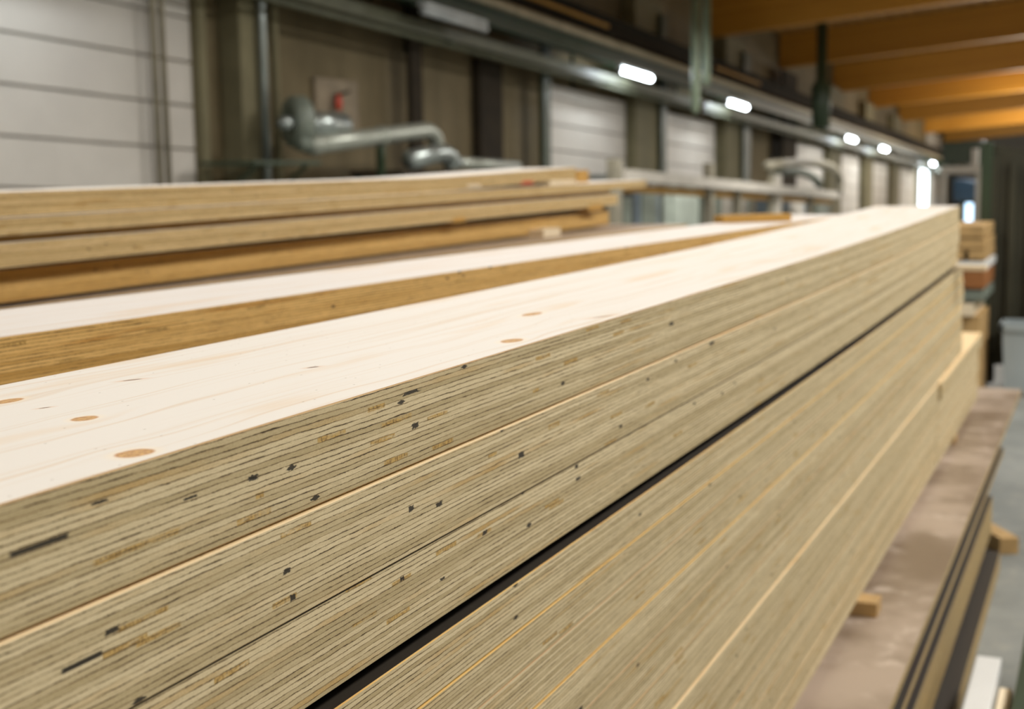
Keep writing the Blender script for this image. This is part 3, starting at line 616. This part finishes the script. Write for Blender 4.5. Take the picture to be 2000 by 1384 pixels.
# spacer laths
def lath(name, label, x0, x1, y0, y1, z0, z1, mat, group='spacer laths and blocks', cat='spacer'):
    bm = bmesh.new(); box(bm, (x0, y0, z0), (x1, y1, z1), min(0.002, (z1 - z0) * .2)); o = link(name, bm, mat, loc=(0, 0, 0)); tag(o, label, cat, group); return o
for x, l in ((0.1, 'thin lath set deep in the dark gap at the near end'), (2.4, 'thin lath set deep in the dark gap midway'), (3.9, 'thin lath set deep in the dark gap toward the far end')):
    lath('spacer_lath', l, x, x + .05, .60, .79, H - .3815 + .9 * bend(x) * .95, H - .3690 + bend(x), M_PINE)
lath('spacer_lath', 'pale lath poking out of the dark gap at the far end of the front stack', 5.08, 5.15, .40, .80, H - .3615, H - .3435, M_PINE_PALE)
lath('spacer_block', 'pine block poking out beneath the front stack over the dusty board', 3.07, 3.14, .455, .80, H - 1.0145, H - .9803, M_PINE)
lath('spacer_block', 'pine block under the front stack at the near end', 0.6, 0.67, .53, .78, H - 1.0145, H - .9803, M_PINE)
lath('spacer_block', 'pine block under the far end of the front stack', 5.2, 5.28, .50, .80, H - 1.0145, H - .9803, M_PINE)
# boards the front stack stands on
m = N('dusty_film_ply'); p = m.obj(); a = m.noise(p, 2.2, 4, 0.6); b = m.noise(p, 9, 5, 0.65)
c = m.mix(m.smooth(a, 0.35, 0.65), lin(128, 110, 90), lin(180, 162, 144)); c = m.mix(m.smooth(b, 0.54, 0.72, 0, .6), c, lin(228, 212, 196))
m.color(c); m.b.inputs['Roughness'].default_value = 0.38; m.bump(b, .001, .3); M_FILM = m.m
GB = 'boards carrying the front stack'
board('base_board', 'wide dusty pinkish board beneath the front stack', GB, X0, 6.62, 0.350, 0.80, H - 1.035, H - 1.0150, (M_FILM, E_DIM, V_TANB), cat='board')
board('base_board', 'narrow pale-edged board just under the dusty pinkish board', GB, X0, 5.45, 0.344, 0.80, H - 1.086, H - 1.066, (V_GAPSHADE, E_DIM, V_TANB), cat='board')
NMS = ['at the near end', 'midway', 'at the far end']
for k, x in enumerate((0.4, 2.7, 4.9)): lath('spacer_block', 'block between the two uppermost base boards ' + NMS[k], x, x + .08, .38, .79, H - 1.0655, H - 1.0355, M_PINE)
board('base_beam', 'tall tan beam third down in the pile beneath the front stack', GB, X0, 4.85, 0.338, 0.75, H - 1.250, H - 1.120, (V_GAPSHADE, E_DIM, V_TANB), cat='laminated beam')
board('base_beam', 'lowest board of the pile, lying flat on the floor', GB, X0, 4.75, 0.300, 0.75, 0.0, H - 1.287, (V_GAPSHADE, E_DIM, V_TANB), cat='laminated beam')
for k, x in enumerate((0.5, 2.75, 4.5)): lath('spacer_block', 'block over the tall tan beam ' + NMS[k], x, x + .08, .38, 1.0, H - 1.120, H - 1.086, M_PINE)
for k, x in enumerate((0.5, 2.75, 4.3)): lath('spacer_block', 'thin block over the floor board ' + NMS[k], x, x + .08, .37, 1.0, H - 1.287, H - 1.250, M_PINE)
fa, fb = on_z(1888, 1003, 0.06), on_z(1972, 1050, 0.06)
bm = bmesh.new(); L_ = (fb - fa).length; box(bm, (0, -.035, 0), (L_, .035, .06), .003); o = link('floor_bearer', bm, M_PINE, loc=(fb.x, fb.y, 0.0)); o.rotation_euler = (0, 0, math.atan2(fa.y - fb.y, fa.x - fb.x)); tag(o, 'brown batten lying askew on the floor past the base pile', 'bearer', 'floor bearers')
# loose pieces on the floor beside the pile
def plank(label, x0, x1, y0, y1, z0, z1, mat, yaw=0, name='plank'):
    bm = bmesh.new(); box(bm, (0, 0, 0), (x1 - x0, y1 - y0, z1 - z0), .003); o = link(name, bm, mat, loc=(x0, y0, z0)); o.rotation_euler = (0, 0, yaw); tag(o, label, 'plank', 'loose planks beside the base pile'); return o
plank('white painted plank end lying beside the base pile', 1.2, 3.42, .205, .262, H - 1.235, H - 1.195, M_WHITE)
plank('cream offcut lying next to the white painted plank', 1.2, 3.30, .172, .200, H - 1.255, H - 1.225, M_PINE_PALE)
lath('floor_bearer', 'floor bearer carrying the white and cream planks', 2.2, 2.3, .162, .29, 0.0, H - 1.256, M_PINE, 'floor bearers', 'bearer')
lath('floor_bearer', 'rear floor bearer carrying the white and cream planks', 1.3, 1.4, .162, .29, 0.0, H - 1.256, M_PINE, 'floor bearers', 'bearer')
gr = empty('roller_track', (0.5, 0.0, 0), 'dark green steel roller track on the floor with bright edge', 'roller track')
bm = bmesh.new(); box(bm, (1.0, .105, 0.0), (3.62, .160, H - 1.18), .004); rel(link('side_rail', bm, M_GREEN), gr)
bm = bmesh.new(); box(bm, (1.0, -.6, 0.0), (3.55, -.55, H - 1.18), .004); rel(link('side_rail', bm, M_GREEN), gr)
for k in range(12):
    x = 1.2 + .2 * k; bm = bmesh.new(); tube(bm, [(x, -.55, H - 1.22), (x, .085, H - 1.22)], .03, 14); rel(link('roller', bm, M_STEEL, smooth=True), gr)

# ------------------------------------------------------------------ middle stack with white top
GM = 'laminated beams of the middle stack'
YM, SM = 1.107, -0.045
def mid(label, dy, zt, zb_, x0, x1, width, mats, dyaw=0.0):
    y = YM + SM * (x0) + dy
    return board('laminated_beam', label, GM, x0, x1, y, width, H + zb_, H + zt, mats, yaw=math.atan(SM) + dyaw)
V_WHITE = veneer_mat('white_spruce_veneer', cream=(224, 217, 208))
mid('top beam of the middle stack, plain white spruce face up', 0, -.159, -.2105, -.8, 5.05, .235, (V_WHITE, E_BOUNCE))
mid('second beam of the middle stack, just below the white-topped one', 0.020, -.2115, -.2700, -.8, 5.0, .235, (V_BASE, E_BOUNCE))
for k in range(10):
    zt = -.271 - .067 * k
    mid('middle stack beam %s, deep in the slot between stacks' % ('three four five six seven eight nine ten eleven twelve'.split()[k]), 0.0 + .004 * (k % 2), zt, zt - .0665, -.8, 4.95, .235, (V_BASE, E_BOUNCE))
lath('spacer_block', 'wide bearer set on the base boards below the middle stack', 0.5, 0.6, 1.0, 1.35, 0.0, H - .9411, M_PINE, 'floor bearers', 'bearer')
lath('spacer_block', 'second wide bearer below the middle stack toward its far end', 4.2, 4.3, .88, 1.2, 0.0, H - .9411, M_PINE, 'floor bearers', 'bearer')
q0, q1 = on_z(1412, 436, H - .159), on_z(1546, 432, H - .159)
bm = bmesh.new(); L_ = (q1 - q0).length; box(bm, (0, 0, 0), (L_, .06, .024), .002); o = link('short_board', bm, M_OCHRE, loc=(q0.x, q0.y, H - .1585)); o.rotation_euler = (0, 0, math.atan2(q1.y - q0.y, q1.x - q0.x)); tag(o, 'short golden board lying on the far end of the white-topped beam', 'board')

# ------------------------------------------------------------------ rear stack of tan beams
GR = 'laminated beams of the rear stack'
YR, SR = 1.98, 0.035
def rb(label, pa, pb, ta, tb, dy, xs, xe, width, mats, bend=no_bend, name='laminated_beam', cat='laminated beam'):
    """pa,pb: two picture points on the lower front edge, ta,tb on the upper one (same columns)."""
    def hit(x, y):
        r = ray(x, y); yy = YR + dy
        t = (YR + dy - SR * 1.7) / (r.y - SR * r.x); r = r * t; return Vector((r.x, r.y, r.z + H))
    A, B, C_, D_ = hit(*pa), hit(*pb), hit(*ta), hit(*tb)
    sl = (B.z - A.z) / (B.x - A.x); sl2 = (D_.z - C_.z) / (D_.x - C_.x)
    zb0 = A.z + sl * (xs - A.x); zt0 = C_.z + sl * (xs - C_.x)
    zm = ((C_.z + sl2 * (3.2 - C_.x)) - (A.z + sl * (3.2 - A.x)))
    return board(name, label, GR, xs, xe, YR + dy + SR * (xs - 1.7), width, zb0, zb0 + zm, mats, bend, yaw=math.atan(SR), pitch=sl, cat=cat)
E_TAN = edge_mat('laminated_edge_tan', tone=6, rich=24)
def hitr(x, y, dy=0.0):
    r = ray(x, y); t = (YR + dy - SR * 1.7) / (r.y - SR * r.x); r = r * t; return Vector((r.x, r.y, r.z + H))
def rblock(label, x0, x1, y0, y1, dy, dep, mat, name='spacer_block', cat='spacer'):
    a, b = hitr(x0, y0, dy), hitr(x1, y1, dy)
    bm = bmesh.new(); box(bm, (a.x, a.y, b.z), (b.x, a.y + dep, a.z), .002); tag(link(name, bm, mat), label, cat, 'blocks in the rear stack')
XE, XT, XA = hitr(1207, 400).x, hitr(1259, 358).x, hitr(1124, 335).x
rb('thick yellow-brown lowest beam of the rear stack', (0, 592), (1207, 436), (0, 531), (1207, 405), 0.045, -.6, XE, .6, (V_BASE, E_BOUNCE))
rb('long tan beam above the black slit of the rear stack', (0, 524), (1207, 399), (0, 477), (1207, 376), 0.0, -.6, XE, .6, (V_BASE, E_TAN))
rb('recessed beam in the golden shadow line of the rear stack', (0, 476), (1207, 375.5), (0, 462), (1207, 369.5), 0.022, -.6, XE - .05, .57, (V_BASE, E_BOUNCE))
rb('tan beam of the rear stack whose end juts out as a pale tongue', (0, 461), (1207, 369), (0, 425), (1207, 355.5), -0.010, -.6, XT, .6, (V_BASE, E_TAN))
XQ = hitr(850, 370).x
rb('topmost tan beam of the rear stack, propped on small blocks', (0, 424), (1207, 355), (0, 378), (1207, 331), 0.0, -.6, XA, .28, (V_BASE, E_TAN), bend=lambda x: max(0.0, x - XQ) / (XA - XQ) * 0.024)
rblock('pale pine block in the slot under the top rear beam', 912, 938, 360, 366, .0, .25, M_PINE_PALE)
rblock('small red block in the slot under the top rear beam', 1019, 1040, 353, 360, .0, .1, plain('red_paint', (196, 88, 48), 0.5))
rblock('pale filler lath in the slot under the top rear beam end', 1075, 1122, 352, 361, .0, .2, M_PINE_PALE)
# blocks and slits at the far end of the rear stack
rblock('golden block standing on the rear stack behind the short top beam end', 1128, 1148, 332, 357, .1, .1, M_OCHRE)
rblock('golden block in the black slit, midway on the rear stack', 884, 908, 425, 433, .0, .2, M_OCHRE)
rblock('golden block in the black slit near the rear stack end', 1150, 1175, 400, 410, .0, .2, M_OCHRE)
rblock('pale pine block under the far end of the rear stack', 1062, 1092, 448, 464, -.02, .2, M_PINE_PALE)
# platform boards below the rear stack
a0 = on_z(0, 603, H - .248); a1 = on_z(700, 517, H - .248)
sl = (a1.y - a0.y) / (a1.x - a0.x)
board('platform_board', 'grey-tan platform board showing a thin strip under the rear stack', 'boards below the rear stack', -.6, 6.4, a0.y + sl * (-.6 - a0.x), .9, H - .262, H - .2480, (plain('weathered_board', (176, 156, 132), 0.7, var=.12, scale=8), E_TAN), yaw=math.atan(sl), cat='board')
board('platform_board', 'lower platform board below the thin grey-tan strip', 'boards below the rear stack', -.6, 6.5, a0.y + sl * (-.6 - a0.x) - .05, .95, H - .322, H - .2625, (plain('weathered_board_dark', (160, 136, 110), 0.7, var=.12, scale=8), E_TAN), yaw=math.atan(sl), cat='board')
tb = empty('support_trestle', (1.0, 1.8, 0), 'steel trestle carrying the platform boards', 'trestle')
for x in (0.2, 2.8, 5.4):
    for y in (1.95, 2.6):
        bm = bmesh.new(); box(bm, (x, y, 0), (x + .08, y + .08, H - .40), .004); rel(link('leg', bm, M_GREEN), tb)
    bm = bmesh.new(); box(bm, (x, 1.85, H - .40), (x + .08, 2.75, H - .3225), .004); rel(link('cross_bar', bm, M_GREEN), tb)

# ------------------------------------------------------------------ beyond the end of the front stack
# pile of short timbers
q = lambda x, y: on_x(x, y, 8.2)
M_RUST = plain('rusty_wood', (150, 96, 48), 0.7)
fp = [(1884, 1922, 440, 464, M_PINE, 'orange-brown timber at the top of the small far pile'), (1880, 1924, 466, 486, M_PINE, 'pine timber second in the small far pile'),
      (1881, 1893, 487, 508, M_DARK, 'dark timber end third in the small far pile'), (1901, 1924, 487, 508, M_PINE, 'brown timber beside the dark timber end'),
      (1878, 1926, 510, 527, M_WHITE, 'white board across the small far pile'), (1882, 1922, 530, 564, M_RUST, 'rusty orange timber under the white board'),
      (1880, 1922, 567, 588, M_GREY, 'grey bar low in the small far pile'), (1880, 1902, 592, 618, M_PINE_PALE, 'cream timber at the foot of the small far pile')]
zprev = None
for k, (x0, x1, y0, y1, mt, l) in enumerate(fp):
    a, b = q(x0, y0), q(x1, y1)
    bm = bmesh.new(); box(bm, (8.2, b.y, b.z + .001), (8.2 + .7, a.y + (.25 if x1 != 1893 else 0), a.z - .001), .005); tag(link('stacked_timber', bm, mt), l, 'timber', 'timbers in the small far pile')
b = q(1920, 619); a = q(1880, 619)
bm = bmesh.new(); box(bm, (8.25, b.y + .02, 0.0), (8.88, a.y + .2, b.z), .005); tag(link('crate', bm, M_PINE), 'wooden crate carrying the small far timber pile', 'crate')
# dark green machine housing with ribs
mh = empty('machine_housing', (9.0, .3, 0), 'tall dark green ribbed machine housing past the end of the front stack', 'machine housing')
top = on_x(1926, 278, 9).z; yl = on_x(1917, 500, 9).y
M_HOUS = plain('olive_black_steel', (58, 56, 40), 0.55, var=.2)
bm = bmesh.new()
vs_ = [(9.0, yl, .12), (9.0, yl - 1.6, .12), (9.0, yl - 1.6, top - .35), (9.0, yl, top)]
f0 = [bm.verts.new(p_) for p_ in vs_]; f1_ = [bm.verts.new((p_[0] + 1.6, p_[1], p_[2])) for p_ in vs_]
bm.faces.new(f0); bm.faces.new(f1_[::-1])
for j in range(4): bm.faces.new((f0[j], f0[(j + 1) % 4], f1_[(j + 1) % 4], f1_[j]))
rel(link('body', bm, M_HOUS), mh)
bm = bmesh.new()
for k in range(14):
    yy = yl - .06 - .115 * k; box(bm, (8.96, yy - .022, .2), (9.0, yy + .022, top - .08 - .22 * (yl - yy)), .005)
rel(link('ribs', bm, M_HOUS), mh)
bm = bmesh.new(); box(bm, (8.94, yl - .05, .05), (9.02, yl + .015, top + .0), .01); rel(link('corner_post', bm, M_GREEN), mh)
for yy in (yl - .04, yl - 1.5):
    bm = bmesh.new(); box(bm, (9.0, yy - .05, 0), (9.12, yy + .05, .13), .01); rel(link('foot', bm, M_DARK), mh)
# pale grey bin
a, b = on_x(1958, 632, 8.6), on_x(1956, 733, 8.6)
bi = empty('bin', (8.6, a.y - .25, 0), 'pale grey plastic bin in front of the ribbed machine housing', 'bin')
bm = bmesh.new(); zt = a.z - .04; w_ = .5
t0 = [(8.6, a.y), (8.6, a.y - w_), (9 - .02 - .1, a.y - w_), (8.88, a.y)]
up_ = [bm.verts.new((x, y, zt)) for x, y in t0]; dn = [bm.verts.new((x + (.02 if x < 8.7 else -.02), y + (-.02 if y > a.y - .1 else .02), .003)) for x, y in t0]
inn = [bm.verts.new((x + (.02 if x < 8.7 else -.02), y + (-.02 if y > a.y - .1 else .02), zt)) for x, y in t0]
ib_ = [bm.verts.new((v.co.x, v.co.y, .03)) for v in inn]
bm.faces.new(dn)
for j in range(4):
    k = (j + 1) % 4; bm.faces.new((up_[j], up_[k], dn[k], dn[j])); bm.faces.new((up_[j], up_[k], inn[k], inn[j])); bm.faces.new((inn[j], inn[k], ib_[k], ib_[j]))
bm.faces.new(ib_); M_BIN = plain('pale_plastic', (172, 182, 184), 0.4, var=.05); rel(link('tub', bm, M_BIN), bi)
bm = bmesh.new()
for lo_, hi_ in (((8.58, a.y - w_ - .02, zt), (8.61, a.y + .02, a.z)), ((8.87, a.y - w_ - .02, zt), (8.90, a.y + .02, a.z)), ((8.58, a.y - .01, zt), (8.90, a.y + .02, a.z)), ((8.58, a.y - w_ - .02, zt), (8.90, a.y - w_ + .01, a.z))): box(bm, lo_, hi_, .003)
rel(link('rim', bm, M_BIN), bi)
